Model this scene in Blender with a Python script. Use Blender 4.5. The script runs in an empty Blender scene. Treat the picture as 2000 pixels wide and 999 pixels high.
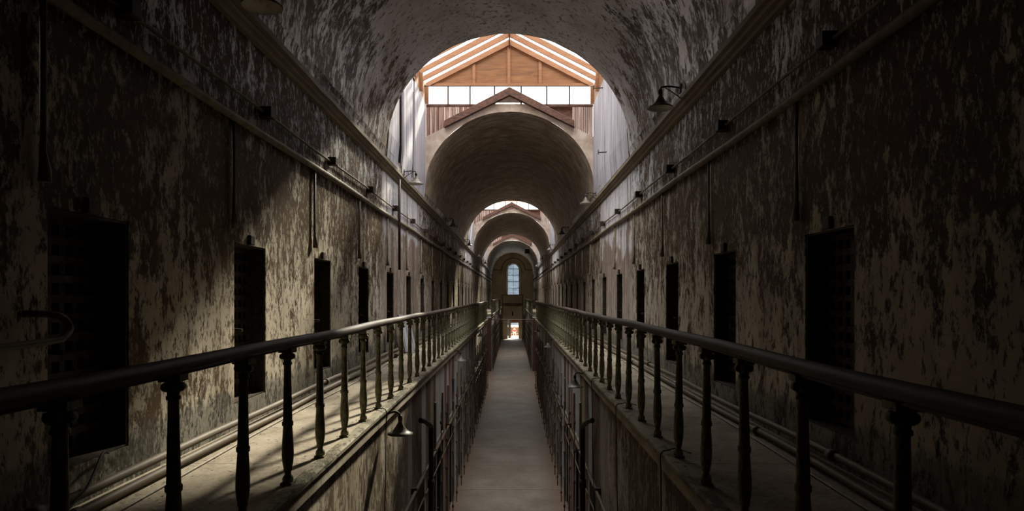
import bpy, math, random
from mathutils import Vector, noise as mnoise
random.seed(7)
R = math.radians
SC = bpy.context.scene
COL = SC.collection

# ------------------------------------------------------------------ camera, light, exposure
EYE = 5.5                       # eye height over the ground floor
FPX = 1280.0
cam_d = bpy.data.cameras.new('camera')
cam = bpy.data.objects.new('camera', cam_d); COL.objects.link(cam)
cam_d.sensor_fit = 'HORIZONTAL'; cam_d.sensor_width = 36.0
cam_d.lens = 36.0 * FPX / 2000.0
cam_d.shift_x = -3.0 / 2000.0
cam_d.shift_y = 79.5 / 2000.0
cam_d.clip_end = 600; cam_d.clip_start = 0.05
cam.location = (0, 0, EYE); cam.rotation_euler = (R(90), 0, 0)
SC.camera = cam
vs = SC.view_settings
vs.view_transform = 'Standard'; vs.look = 'None'; vs.gamma = 1.0; vs.use_curve_mapping = False
SC.display_settings.display_device = 'sRGB'
vs.exposure = 0.72
SKY = 7.0; SKY_LOW = 1.6
SUN = 8.0
w = bpy.data.worlds.new('sky'); SC.world = w; w.use_nodes = True
bg = w.node_tree.nodes['Background']
# overcast sky: about three times brighter overhead than near the horizon
_t = w.node_tree.nodes.new('ShaderNodeTexCoord'); _s = w.node_tree.nodes.new('ShaderNodeSeparateXYZ')
_m = w.node_tree.nodes.new('ShaderNodeMapRange'); _m.interpolation_type = 'SMOOTHSTEP'
_m.inputs[1].default_value = .25; _m.inputs[2].default_value = .85; _m.inputs[3].default_value = SKY_LOW; _m.inputs[4].default_value = SKY
w.node_tree.links.new(_t.outputs['Generated'], _s.inputs[0]); w.node_tree.links.new(_s.outputs[2], _m.inputs[0])
w.node_tree.links.new(_m.outputs[0], bg.inputs[1]); bg.inputs[0].default_value = (1.0, 0.975, 0.94, 1)
sd = bpy.data.lights.new('sun', 'SUN'); sd.energy = SUN; sd.angle = R(4.5); sd.color = (1.0, 0.9, 0.72)
sun = bpy.data.objects.new('sun', sd); COL.objects.link(sun)
sun.rotation_euler = Vector((-0.33, -1.0, -0.74)).to_track_quat('-Z', 'Y').to_euler()
sun.location = (3, 40, 30)
SC.cycles.diffuse_bounces = 7; SC.cycles.max_bounces = 12; SC.cycles.transparent_max_bounces = 12
SC.cycles.caustics_reflective = False; SC.cycles.caustics_refractive = False
SC.cycles.sample_clamp_indirect = 6.0

# ------------------------------------------------------------------ measures (x about XC, z above ground)
XC = -0.12
HW = 2.71          # half width at the upper gallery
HR = 1.51          # half distance between railings
HL = 1.52          # half width at the lower level
DECK = EYE - 1.36
Z0 = 0.0
SPR = EYE + 3.1    # vault springing
VA, VB = 2.58, 2.47
WELL = 2.52        # half width of the light wells
YN = -6.0; YE = 85.0
WELLS = [(13.9, 19.75), (38.1, 43.7), (59.0, 65.4)]
VAULTS = [(YN, 13.9), (19.75, 38.1), (43.7, 59.0), (65.4, YE)]
GAP = (40.0, 48.0)

# ------------------------------------------------------------------ node helpers
def new_mat(name):
    m = bpy.data.materials.new(name); m.use_nodes = True
    nt = m.node_tree
    b = nt.nodes['Principled BSDF']
    return m, nt, b
def N(nt, t, **kw):
    n = nt.nodes.new(t)
    for k, v in kw.items(): setattr(n, k, v)
    return n
def L(nt, a, b): nt.links.new(a, b)
def coords(nt, scale=(1, 1, 1), loc=(0, 0, 0)):
    tc = N(nt, 'ShaderNodeTexCoord'); mp = N(nt, 'ShaderNodeMapping')
    mp.inputs['Scale'].default_value = scale; mp.inputs['Location'].default_value = loc
    L(nt, tc.outputs['Object'], mp.inputs['Vector']); return mp.outputs[0], tc.outputs['Object']
def nz(nt, vec, scale, detail=6, rough=.6, dist=0.0):
    n = N(nt, 'ShaderNodeTexNoise'); n.inputs['Scale'].default_value = scale
    n.inputs['Detail'].default_value = detail; n.inputs['Roughness'].default_value = rough
    n.inputs['Distortion'].default_value = dist
    L(nt, vec, n.inputs['Vector']); return n.outputs['Fac']
def ramp(nt, fac, stops, interp='LINEAR'):
    r = N(nt, 'ShaderNodeValToRGB'); r.color_ramp.interpolation = interp
    els = r.color_ramp.elements
    while len(els) < len(stops): els.new(0.5)
    for e, (p, c) in zip(els, stops):
        e.position = p; e.color = (c, c, c, 1) if isinstance(c, (int, float)) else (*c, 1)
    L(nt, fac, r.inputs['Fac']); return r.outputs['Color']
def mix(nt, f, a, b, bt='MIX'):
    m = N(nt, 'ShaderNodeMix', data_type='RGBA', blend_type=bt)
    for s, v in ((m.inputs[0], f), (m.inputs[6], a), (m.inputs[7], b)):
        if hasattr(v, 'is_linked'): L(nt, v, s)
        elif isinstance(v, (int, float)): s.default_value = v if s.type == 'VALUE' else (v, v, v, 1)
        else: s.default_value = (*v, 1)
    return m.outputs[2]
def math_(nt, op, a, b=None, c=None, clamp=False):
    m = N(nt, 'ShaderNodeMath', operation=op); m.use_clamp = clamp
    for i, v in enumerate((a, b, c)):
        if v is None: continue
        if hasattr(v, 'is_linked'): L(nt, v, m.inputs[i])
        else: m.inputs[i].default_value = v
    return m.outputs[0]
def bump(nt, b, h, strength=.5, dist=.02):
    n = N(nt, 'ShaderNodeBump'); n.inputs['Strength'].default_value = strength
    n.inputs['Distance'].default_value = dist
    L(nt, h, n.inputs['Height']); L(nt, n.outputs[0], b.inputs['Normal'])
def sep(nt, v):
    s = N(nt, 'ShaderNodeSeparateXYZ'); L(nt, v, s.inputs[0]); return s.outputs

def plain(name, col, rough=.7, metal=0.0, var=.35, scale=14, bmp=.25, col2=None, stretch=(1, 1, 1)):
    m, nt, b = new_mat(name)
    v, _ = coords(nt, stretch)
    n = nz(nt, v, scale, 6, .65)
    c2 = col2 or tuple(c * (1 - var) for c in col)
    L(nt, ramp(nt, n, [(.38, c2), (.62, col)]), b.inputs['Base Color'])
    b.inputs['Roughness'].default_value = rough; b.inputs['Metallic'].default_value = metal
    b.inputs['Specular IOR Level'].default_value = .25
    if bmp: bump(nt, b, n, bmp, .01)
    return m

def peel(name, paint, under, scale=2.0, stretch=(1, 1, .4), lo=.47, hi=.53, dado=False, vault=False, well=False, lower=False, rough=.6):
    """flaking limewash over dark damp plaster"""
    m, nt, b = new_mat(name)
    v, o = coords(nt, stretch)
    s = sep(nt, o)
    a = nz(nt, v, scale, 10, .72, .25)
    big = nz(nt, v, scale * .16, 3, .5)
    fine = nz(nt, v, scale * 6, 6, .75)
    mask_in = math_(nt, 'ADD', math_(nt, 'MULTIPLY', a, .72), math_(nt, 'MULTIPLY', big, .28))
    mask_in = math_(nt, 'ADD', mask_in, math_(nt, 'MULTIPLY', math_(nt, 'SUBTRACT', fine, .5), .36))
    if vault:   # crown keeps its coat, the haunches flake
        mr = N(nt, 'ShaderNodeMapRange'); L(nt, s[2], mr.inputs[0])
        mr.inputs[1].default_value = EYE + 4.3; mr.inputs[2].default_value = EYE + 5.3
        mr.inputs[3].default_value = 0; mr.inputs[4].default_value = .16
        mask_in = math_(nt, 'ADD', mask_in, mr.outputs[0])
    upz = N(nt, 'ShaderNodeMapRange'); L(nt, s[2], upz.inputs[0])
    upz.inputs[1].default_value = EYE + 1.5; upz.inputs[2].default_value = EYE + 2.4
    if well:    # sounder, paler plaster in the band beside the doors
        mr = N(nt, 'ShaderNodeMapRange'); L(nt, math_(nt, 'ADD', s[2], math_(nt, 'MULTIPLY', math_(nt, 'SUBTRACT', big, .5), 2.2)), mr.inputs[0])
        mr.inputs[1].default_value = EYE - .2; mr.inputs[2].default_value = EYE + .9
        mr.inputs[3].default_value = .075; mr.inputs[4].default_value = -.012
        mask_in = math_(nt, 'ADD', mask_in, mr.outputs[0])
    mask = ramp(nt, mask_in, [(lo, 0.0), (hi, 1.0)])
    fl = nz(nt, v, scale * 3.6, 5, .72, .15)                    # small chips of coat left on, and pits knocked out
    chips = math_(nt, 'MULTIPLY', ramp(nt, fl, [(.55, 0.0), (.585, 1.0)]), .6)
    mask = math_(nt, 'MAXIMUM', mask, chips)
    mask = math_(nt, 'MULTIPLY', mask, ramp(nt, fl, [(.385, .15), (.43, 1.0)]))
    shade = nz(nt, v, scale * .9, 5, .6)
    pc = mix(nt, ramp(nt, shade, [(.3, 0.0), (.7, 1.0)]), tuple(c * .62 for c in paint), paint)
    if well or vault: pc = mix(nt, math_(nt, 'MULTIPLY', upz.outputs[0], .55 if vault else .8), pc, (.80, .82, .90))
    uc = mix(nt, ramp(nt, fine, [(.35, 0.0), (.65, 1.0)]), tuple(c * .5 for c in under), under)
    col = mix(nt, mask, uc, pc)
    # mottled lichen / ochre bloom
    v2, _ = coords(nt, (1, 1, .8), (5, 3, 1))
    och = nz(nt, v2, 1.1, 4, .6)
    col = mix(nt, ramp(nt, och, [(.45, 0.0), (.7, .45)]), col, (.20, .145, .085), 'MULTIPLY' if False else 'MIX')
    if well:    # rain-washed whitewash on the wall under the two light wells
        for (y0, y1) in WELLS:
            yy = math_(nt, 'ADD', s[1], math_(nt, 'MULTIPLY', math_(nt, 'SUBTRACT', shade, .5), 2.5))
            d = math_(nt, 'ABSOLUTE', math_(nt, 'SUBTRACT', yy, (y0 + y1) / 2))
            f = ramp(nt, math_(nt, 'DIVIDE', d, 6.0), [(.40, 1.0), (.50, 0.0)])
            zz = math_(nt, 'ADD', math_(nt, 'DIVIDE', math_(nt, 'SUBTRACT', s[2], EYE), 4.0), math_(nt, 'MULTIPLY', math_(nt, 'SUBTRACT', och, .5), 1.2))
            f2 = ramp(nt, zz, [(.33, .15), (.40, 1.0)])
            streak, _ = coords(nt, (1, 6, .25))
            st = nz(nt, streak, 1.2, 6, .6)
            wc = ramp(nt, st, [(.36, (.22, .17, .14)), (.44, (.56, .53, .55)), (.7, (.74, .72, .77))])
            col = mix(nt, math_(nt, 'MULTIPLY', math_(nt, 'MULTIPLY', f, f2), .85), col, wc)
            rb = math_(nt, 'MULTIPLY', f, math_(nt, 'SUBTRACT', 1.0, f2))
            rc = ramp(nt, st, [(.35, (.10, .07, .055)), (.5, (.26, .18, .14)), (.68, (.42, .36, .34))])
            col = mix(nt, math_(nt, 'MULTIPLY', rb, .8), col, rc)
    if dado:    # scuffed blue-green skirting paint with a ragged upper edge
        zz = math_(nt, 'ADD', math_(nt, 'SUBTRACT', s[2], DECK), math_(nt, 'MULTIPLY', math_(nt, 'SUBTRACT', a, .5), .5))
        f = ramp(nt, zz, [(.36, 1.0), (.42, 0.0)])
        dc = ramp(nt, fine, [(.40, (.035, .035, .03)), (.52, (.10, .115, .105)), (.66, (.26, .26, .22))])
        col = mix(nt, math_(nt, 'MULTIPLY', f, .62), col, dc)
    if lower:   # lime, red lead and bare plaster panels
        vo = N(nt, 'ShaderNodeTexVoronoi', voronoi_dimensions='1D', feature='F1')
        L(nt, math_(nt, 'ADD', s[1], 0.3), vo.inputs['W']); vo.inputs['Scale'].default_value = 1.9
        cc = N(nt, 'ShaderNodeSeparateColor'); L(nt, vo.outputs['Color'], cc.inputs[0])
        pan = ramp(nt, cc.outputs[0], [(0, (.50, .48, .46)), (.28, (.13, .075, .055)), (.45, (.60, .58, .60)), (.58, (.26, .11, .065)), (.78, (.36, .30, .20))], 'CONSTANT')
        far = ramp(nt, math_(nt, 'DIVIDE', s[1], 30.0), [(.30, .0), (.38, .88)])
        col = mix(nt, far, col, mix(nt, .3, pan, mix(nt, mask, pan, uc)))
    L(nt, col, b.inputs['Base Color'])
    if well or vault:
        L(nt, math_(nt, 'SUBTRACT', rough, math_(nt, 'MULTIPLY', math_(nt, 'MULTIPLY', mask, upz.outputs[0]), .28)), b.inputs['Roughness'])
        L(nt, math_(nt, 'ADD', .06, math_(nt, 'MULTIPLY', math_(nt, 'MULTIPLY', mask, upz.outputs[0]), .5)), b.inputs['Specular IOR Level'])
    else: b.inputs['Roughness'].default_value = rough; b.inputs['Specular IOR Level'].default_value = .12
    h = math_(nt, 'ADD', math_(nt, 'MULTIPLY', mask, .6), math_(nt, 'MULTIPLY', fine, .5))
    bump(nt, b, h, .9, .018)
    return m

PAINT = (.68, .60, .48)
UNDER = (.115, .068, .033)
M = {}
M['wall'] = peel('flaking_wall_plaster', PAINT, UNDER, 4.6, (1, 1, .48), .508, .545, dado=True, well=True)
M['lower'] = peel('lower_wall_plaster', (.50, .43, .33), (.13, .085, .05), 3.4, (1, 1, .45), .475, .52, lower=True)
M['vault'] = peel('flaking_vault_plaster', (.50, .40, .31), (.11, .068, .038), 3.0, (1, 1.0, .45), .49, .52, vault=True, rough=.45)
M['deckface'] = peel('ledge_paint', (.36, .33, .24), (.10, .085, .05), 2.4, (1, .5, 1), .42, .5)
def vault_far():
    m, nt, b = new_mat('brick_ring_plaster')
    v, o = coords(nt, (1, 7, 1)); 
    st = nz(nt, v, 1.6, 8, .65, .1)
    v1, _ = coords(nt, (1, 1, 1)); f = nz(nt, v1, 2.2, 8, .7)
    c = ramp(nt, math_(nt, 'ADD', math_(nt, 'MULTIPLY', st, .55), math_(nt, 'MULTIPLY', f, .45)),
             [(.36, (.13, .09, .06)), (.48, (.30, .23, .17)), (.55, (.44, .36, .28)), (.64, (.66, .58, .50))])
    L(nt, c, b.inputs['Base Color']); b.inputs['Roughness'].default_value = .6
    b.inputs['Specular IOR Level'].default_value = .15
    bump(nt, b, st, .8, .03); return m
M['vault_far'] = vault_far()
M['gable'] = plain('gable_limewash', (.52, .45, .39), .8, var=.3, scale=3, col2=(.36, .28, .23))
M['end'] = plain('end_wall_plaster', (.74, .66, .50), .8, var=.35, scale=.9, col2=(.58, .49, .34))
M['cornice'] = plain('cornice_paint', (.21, .165, .10), .6, var=.5, scale=3, stretch=(1, .4, 1), col2=(.13, .10, .065))
M['painted_shade'] = plain('shade_dark_plaster', (.05, .045, .04), .9)  # near black in place of whitewash, putting the cells' shade into the colour
def floor_mat():
    m, nt, b = new_mat('worn_concrete')
    v, o = coords(nt); s = sep(nt, o)
    n = nz(nt, v, .7, 8, .65); n2 = nz(nt, v, 9, 5, .7)
    c = ramp(nt, math_(nt, 'ADD', math_(nt, 'MULTIPLY', n, .7), math_(nt, 'MULTIPLY', n2, .3)), [(.35, (.13, .105, .08)), (.5, (.21, .175, .14)), (.66, (.30, .26, .22))])
    # rust-red stain along the wall feet
    d = math_(nt, 'ABSOLUTE', math_(nt, 'SUBTRACT', s[0], XC))
    d = math_(nt, 'ADD', d, math_(nt, 'MULTIPLY', math_(nt, 'SUBTRACT', n, .5), .6))
    c = mix(nt, ramp(nt, d, [(.90, 0.0), (1.0, .0)]), c, (.2, .1, .06))
    e = ramp(nt, math_(nt, 'DIVIDE', d, 2.0), [(.48, 0.0), (.72, .7)])
    c = mix(nt, e, c, (.20, .115, .075))
    # slab joints
    j = math_(nt, 'PINGPONG', math_(nt, 'ADD', s[1], math_(nt, 'MULTIPLY', n2, .03)), 1.33)
    c = mix(nt, ramp(nt, j, [(.008, .8), (.025, 0.0)]), c, (.05, .04, .03))
    L(nt, c, b.inputs['Base Color']); b.inputs['Roughness'].default_value = .55
    bump(nt, b, n2, .25, .006); return m
M['floor'] = floor_mat()
def deck_mat():
    m, nt, b = new_mat('dusty_gallery_slab')
    v, o = coords(nt); s = sep(nt, o)
    n = nz(nt, v, 1.6, 8, .65); n2 = nz(nt, v, 26, 6, .75)
    c = ramp(nt, math_(nt, 'ADD', math_(nt, 'MULTIPLY', n, .6), math_(nt, 'MULTIPLY', n2, .4)), [(.38, (.17, .13, .09)), (.5, (.33, .275, .20)), (.62, (.44, .38, .29))])
    j = math_(nt, 'PINGPONG', s[1], 1.33)
    c = mix(nt, ramp(nt, j, [(.004, .7), (.012, 0.0)]), c, (.08, .06, .045))
    L(nt, c, b.inputs['Base Color']); b.inputs['Roughness'].default_value = .85
    bump(nt, b, n2, .5, .006); return m
M['deck'] = deck_mat()
M['iron'] = plain('rusted_iron', (.075, .052, .038), .65, .3, scale=22, col2=(.025, .02, .017))
M['post'] = plain('rust_brown_iron', (.17, .11, .07), .65, .1, scale=12, col2=(.06, .042, .03), stretch=(1, 1, .4))
M['lattice'] = plain('painted_iron_lattice', (.085, .062, .045), .6, .2, scale=12, col2=(.03, .022, .017))
M['baluster'] = plain('flaking_green_iron', (.32, .31, .20), .6, 0, scale=30, bmp=.5, col2=(.085, .078, .05), stretch=(1, 1, .5))
M['rail'] = plain('worn_rail_wood', (.11, .078, .06), .6, 0, scale=9, bmp=.2, col2=(.06, .043, .035), stretch=(1, .12, 1))
M['pipe'] = plain('dusty_painted_pipe', (.16, .125, .085), .6, 0, scale=12, bmp=.2, col2=(.13, .10, .07), stretch=(1, .5, 1))
M['conduit'] = plain('painted_conduit', (.22, .18, .12), .6, 0, scale=8, bmp=.2, col2=(.12, .095, .065))
M['box'] = plain('dark_iron_box', (.05, .035, .028), .6, .2)
M['shade'] = plain('weathered_enamel', (.16, .14, .115), .4, 0, scale=16, col2=(.07, .055, .045))
M['shade_in'] = plain('white_enamel', (.62, .60, .54), .4, 0, scale=10, var=.2)
M['wood'] = plain('fresh_pine', (.26, .125, .062), .6, 0, scale=5, bmp=.1, col2=(.21, .095, .045), stretch=(.3, 1, 2))
def plywood():
    m, nt, b = new_mat('plywood_sheet')
    v, o = coords(nt, (.6, 1, 4.5))
    n = nz(nt, v, 1.6, 5, .55, 1.6)
    c = ramp(nt, n, [(.32, (.11, .042, .011)), (.5, (.18, .072, .018)), (.68, (.23, .10, .03))])
    v2, _ = coords(nt, (1, 1, 1)); vo = N(nt, 'ShaderNodeTexVoronoi'); L(nt, v2, vo.inputs['Vector']); vo.inputs['Scale'].default_value = 2.2
    c = mix(nt, ramp(nt, vo.outputs['Distance'], [(.06, .75), (.11, 0.0)]), c, (.20, .08, .03))
    L(nt, c, b.inputs['Base Color']); b.inputs['Roughness'].default_value = .6; return m
M['plywood'] = plywood()
def boards(name, a, bcol, ccol, per=7.0):
    m, nt, b = new_mat(name)
    v, o = coords(nt, (5, 5, .3)); st = nz(nt, v, 1.6, 8, .65)
    s = sep(nt, o)
    j = math_(nt, 'PINGPONG', math_(nt, 'ADD', s[0], s[1]), .5 / per * 1.0)
    c = ramp(nt, st, [(.36, a), (.5, bcol), (.62, ccol)])
    c = mix(nt, ramp(nt, j, [(.004, .75), (.010, 0.0)]), c, (.03, .022, .018))
    L(nt, c, b.inputs['Base Color']); b.inputs['Roughness'].default_value = .7
    bump(nt, b, st, .5, .01); return m
M['whiteboards'] = boards('whitewashed_boards', (.16, .13, .13), (.30, .28, .31), (.40, .385, .43))
M['rustboards'] = boards('stained_board_cladding', (.09, .045, .03), (.22, .11, .08), (.46, .38, .34))
M['verge'] = plain('old_brown_timber', (.13, .06, .04), .7, scale=6, col2=(.05, .03, .025), stretch=(1, 1, 3))
M['doorwood'] = plain('grey_weathered_wood', (.28, .25, .22), .8, scale=7, col2=(.12, .10, .085), stretch=(1, 1, .2))
def glazing(name, tint, alpha):
    m = bpy.data.materials.new(name); m.use_nodes = True; nt = m.node_tree
    out = nt.nodes['Material Output']; nt.nodes.remove(nt.nodes['Principled BSDF'])
    t = N(nt, 'ShaderNodeBsdfTransparent'); t.inputs[0].default_value = (*tint, 1)
    g = N(nt, 'ShaderNodeBsdfGlossy'); g.inputs['Roughness'].default_value = .08
    x = N(nt, 'ShaderNodeMixShader'); x.inputs[0].default_value = alpha
    L(nt, t.outputs[0], x.inputs[1]); L(nt, g.outputs[0], x.inputs[2]); L(nt, x.outputs[0], out.inputs[0]); return m
M['glass'] = glazing('roof_glass', (.88, .91, .92), .05)
def frosted():
    m = bpy.data.materials.new('frosted_window_glass'); m.use_nodes = True; nt = m.node_tree
    out = nt.nodes['Material Output']; nt.nodes.remove(nt.nodes['Principled BSDF'])
    v, o = coords(nt); n = nz(nt, v, 2.2, 5, .6)
    c = ramp(nt, n, [(.35, (.50, .56, .62)), (.55, (.68, .74, .80)), (.72, (.80, .86, .90))])
    t = N(nt, 'ShaderNodeBsdfTransparent'); L(nt, c, t.inputs[0])
    g = N(nt, 'ShaderNodeBsdfDiffuse'); g.inputs[0].default_value = (.35, .42, .50, 1)
    x = N(nt, 'ShaderNodeMixShader'); x.inputs[0].default_value = .12
    L(nt, t.outputs[0], x.inputs[1]); L(nt, g.outputs[0], x.inputs[2]); L(nt, x.outputs[0], out.inputs[0]); return m
M['frost'] = frosted()
M['ground'] = plain('pale_gravel', (.68, .65, .60), .9, scale=4)
M['fence'] = plain('brown_fence_boards', (.11, .055, .03), .7, scale=4, stretch=(6, 1, .3))
M['red'] = plain('red_cloth', (.50, .05, .05), .8, var=.15)
M['skin'] = plain('skin', (.55, .33, .24), .6, var=.1, bmp=0)
M['hair'] = plain('hair', (.06, .035, .02), .6)
M['khaki'] = plain('pale_cloth', (.45, .38, .28), .8, var=.15)
M['cable'] = plain('dark_cable', (.03, .028, .025), .6, bmp=0)
M['palecable'] = plain('pale_cable', (.42, .38, .32), .6, bmp=0)
M['flake'] = plain('paint_flakes', (.50, .46, .40), .8, scale=3, col2=(.2, .15, .1), bmp=0)
M['stonewall'] = plain('grey_stone_wall', (.13, .155, .18), .9, scale=.8, stretch=(.4, 1, 1.6), col2=(.075, .09, .11))

# ------------------------------------------------------------------ mesh helpers
class MB:
    def __init__(s): s.v = []; s.f = []; s.sm = []; s.smooth = False
    def face(s, idx): s.f.append(tuple(idx)); s.sm.append(s.smooth)
    def quad(s, a, b, c, d):
        n = len(s.v); s.v += [tuple(a), tuple(b), tuple(c), tuple(d)]; s.face((n, n+1, n+2, n+3)); return s
    def box(s, x0, x1, y0, y1, z0, z1):
        n = len(s.v)
        s.v += [(x0,y0,z0),(x1,y0,z0),(x1,y1,z0),(x0,y1,z0),(x0,y0,z1),(x1,y0,z1),(x1,y1,z1),(x0,y1,z1)]
        for q in ((0,3,2,1),(4,5,6,7),(0,1,5,4),(1,2,6,5),(2,3,7,6),(3,0,4,7)): s.face([n+i for i in q])
        return s
    def prism(s, prof, y0, y1, segs=1, jit=0):
        """profile of (x,z) points swept along y, closed"""
        n = len(s.v); k = len(prof)
        for i in range(segs + 1):
            y = y0 + (y1 - y0) * i / segs
            for (x, z) in prof:
                j = jit * (mnoise.noise(Vector((x*3, y*1.7, z*3)))) if jit else 0
                s.v.append((x + j, y, z + j * .6))
        for i in range(segs):
            for j in range(k):
                a = n + i*k + j; b = n + i*k + (j+1) % k
                s.face((a, b, b + k, a + k))
        s.face([n + j for j in range(k)][::-1]); s.face([n + segs*k + j for j in range(k)])
        return s
    def tube(s, pts, r, n=10, caps=True):
        pts = [Vector(p) for p in pts]; rs = r if isinstance(r, (list, tuple)) else [r] * len(pts)
        base = len(s.v); up = None
        for i, p in enumerate(pts):
            d = (pts[min(i+1, len(pts)-1)] - pts[max(i-1, 0)]).normalized()
            if up is None:
                up = Vector((0, 0, 1)) if abs(d.z) < .9 else Vector((1, 0, 0))
            u = (up - d * up.dot(d)).normalized(); w_ = d.cross(u); up = u
            for k in range(n):
                a = 2*math.pi*k/n
                s.v.append(tuple(p + (u*math.cos(a) + w_*math.sin(a)) * rs[i]))
        sm = s.smooth; s.smooth = True
        for i in range(len(pts)-1):
            for k in range(n):
                a = base + i*n + k; b = base + i*n + (k+1) % n
                s.face((a, a+n, b+n, b))
        s.smooth = sm
        if caps:
            s.face([base + k for k in range(n)]); s.face([base + (len(pts)-1)*n + k for k in range(n)][::-1])
        return s
    def lathe(s, prof, c=(0,0,0), n=16, axis='z', closed=False):
        base = len(s.v)
        for (r, h) in prof:
            for k in range(n):
                a = 2*math.pi*k/n; x, y = r*math.cos(a), r*math.sin(a)
                p = (x, y, h) if axis == 'z' else ((h, x, y) if axis == 'x' else (x, h, y))
                s.v.append((c[0]+p[0], c[1]+p[1], c[2]+p[2]))
        sm = s.smooth; s.smooth = True
        for i in range(len(prof)-1):
            for k in range(n):
                a = base+i*n+k; b = base+i*n+(k+1)%n
                s.face((a, b, b+n, a+n))
        s.smooth = sm
        if not closed:
            s.face([base+k for k in range(n)][::-1]); s.face([base+(len(prof)-1)*n+k for k in range(n)])
        return s
    def build(s, name, mat, parent=None, bevel=0):
        me = bpy.data.meshes.new(name); me.from_pydata(s.v, [], s.f); me.update()
        me.polygons.foreach_set('use_smooth', s.sm)
        me.materials.append(M[mat] if isinstance(mat, str) else mat)
        o = bpy.data.objects.new(name, me); COL.objects.link(o)
        if parent: o.parent = parent
        if bevel:
            md = o.modifiers.new('bevel', 'BEVEL'); md.width = bevel; md.segments = 2; md.limit_method = 'ANGLE'
        return o
def tag(o, label, cat, group=None, kind=None):
    o['label'] = label; o['category'] = cat
    if group: o['group'] = group
    o['kind'] = kind or 'thing'
    return o
def struct(o, label=None, cat=None):
    o['kind'] = 'structure'
    if label: o['label'] = label
    if cat: o['category'] = cat
    return o
def empty(name, loc=(0,0,0), rz=0):
    o = bpy.data.objects.new(name, None); COL.objects.link(o); o.location = loc; o.rotation_euler = (0,0,rz)
    o.empty_display_size = .1; return o
def kids(o): return [c for c in bpy.data.objects if c.parent == o]
def copy_tree(o, parent=None):
    c = o.copy(); COL.objects.link(c)
    if parent: c.parent = parent
    for ch in kids(o): copy_tree(ch, c)
    return c
ORD = ['nearest', 'second', 'third', 'fourth', 'fifth', 'sixth', 'seventh', 'eighth', 'ninth', 'tenth', 'eleventh', 'twelfth']

# ------------------------------------------------------------------ wall with door recesses
def wall_mesh(mb, x, side, y0, y1, z0, z1, holes, depth, cellmb):
    """wall plane at x facing the corridor; holes = [(ya, yb, za, zb)]; side -1 left, +1 right"""
    def q(ya, yb, za, zb):
        if yb - ya < 1e-4 or zb - za < 1e-4: return
        n = max(1, int((yb - ya) / 1.0))
        for i in range(n):
            a = ya + (yb-ya)*i/n; b = ya + (yb-ya)*(i+1)/n
            P = [(x,a,za),(x,b,za),(x,b,zb),(x,a,zb)]
            mb.quad(*(P if side < 0 else P[::-1]))
    y = y0
    for (ya, yb, za, zb) in sorted(holes):
        q(y, ya, z0, z1); q(ya, yb, z0, za); q(ya, yb, zb, z1); y = yb
        xr = x + side * .32; xb = x + side * depth
        for (m_, xa, xo) in ((mb, x, xr), (cellmb, xr, xb)):
            m_.quad((xa,ya,za),(xo,ya,za),(xo,ya,zb),(xa,ya,zb)); m_.quad((xa,yb,za),(xa,yb,zb),(xo,yb,zb),(xo,yb,za))
            m_.quad((xa,ya,za),(xa,yb,za),(xo,yb,za),(xo,ya,za)); m_.quad((xa,ya,zb),(xo,ya,zb),(xo,yb,zb),(xa,yb,zb))
        cellmb.quad((xb,ya,za),(xb,yb,za),(xb,yb,zb),(xb,ya,zb))
    q(y, y1, z0, z1)

PITCH = 2.66; DW = .84
DZ0, DZ1 = EYE - 1.10, EYE + .545
left_doors = [3.98 + PITCH*i for i in range(-2, 30) if 3.98 + PITCH*i + DW < YE - .5]
right_doors = [4.98 + PITCH*i for i in range(-2, 30) if 4.98 + PITCH*i + DW < YE - .5]
low_doors = [3.2 + PITCH*i for i in range(-2, 31) if 3.2 + PITCH*i + .9 < YE - .5]
low_doors = [y for y in low_doors if not (GAP[0] - .95 < y < GAP[1] + .05)]
LZ1 = 2.15
sides = {-1: ('left', left_doors), 1: ('right', right_doors)}
for sd_, (nm, doors) in sides.items():
    mb = MB(); cb = MB()
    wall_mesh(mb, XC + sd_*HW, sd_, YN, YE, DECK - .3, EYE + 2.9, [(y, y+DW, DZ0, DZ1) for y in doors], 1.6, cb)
    struct(mb.build('wall_' + nm, 'wall')); struct(cb.build('wall_' + nm + '_cells', 'painted_shade'))
    mb = MB(); cb = MB()
    for (a, b) in ((YN, GAP[0]), (GAP[1], YE)):
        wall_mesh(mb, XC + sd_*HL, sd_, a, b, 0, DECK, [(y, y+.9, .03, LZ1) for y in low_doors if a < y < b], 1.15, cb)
    # the recess at the break in the galleries
    xo, xi = XC + sd_*HW, XC + sd_*HL
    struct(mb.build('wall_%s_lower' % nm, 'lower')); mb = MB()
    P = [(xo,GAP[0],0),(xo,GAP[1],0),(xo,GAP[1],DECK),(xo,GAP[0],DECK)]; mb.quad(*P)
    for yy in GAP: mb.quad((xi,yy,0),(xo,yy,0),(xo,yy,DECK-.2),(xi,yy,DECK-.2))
    struct(mb.build('wall_%s_recess' % nm, 'verge')); struct(cb.build('wall_%s_lower_cells' % nm, 'painted_shade'))

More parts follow.
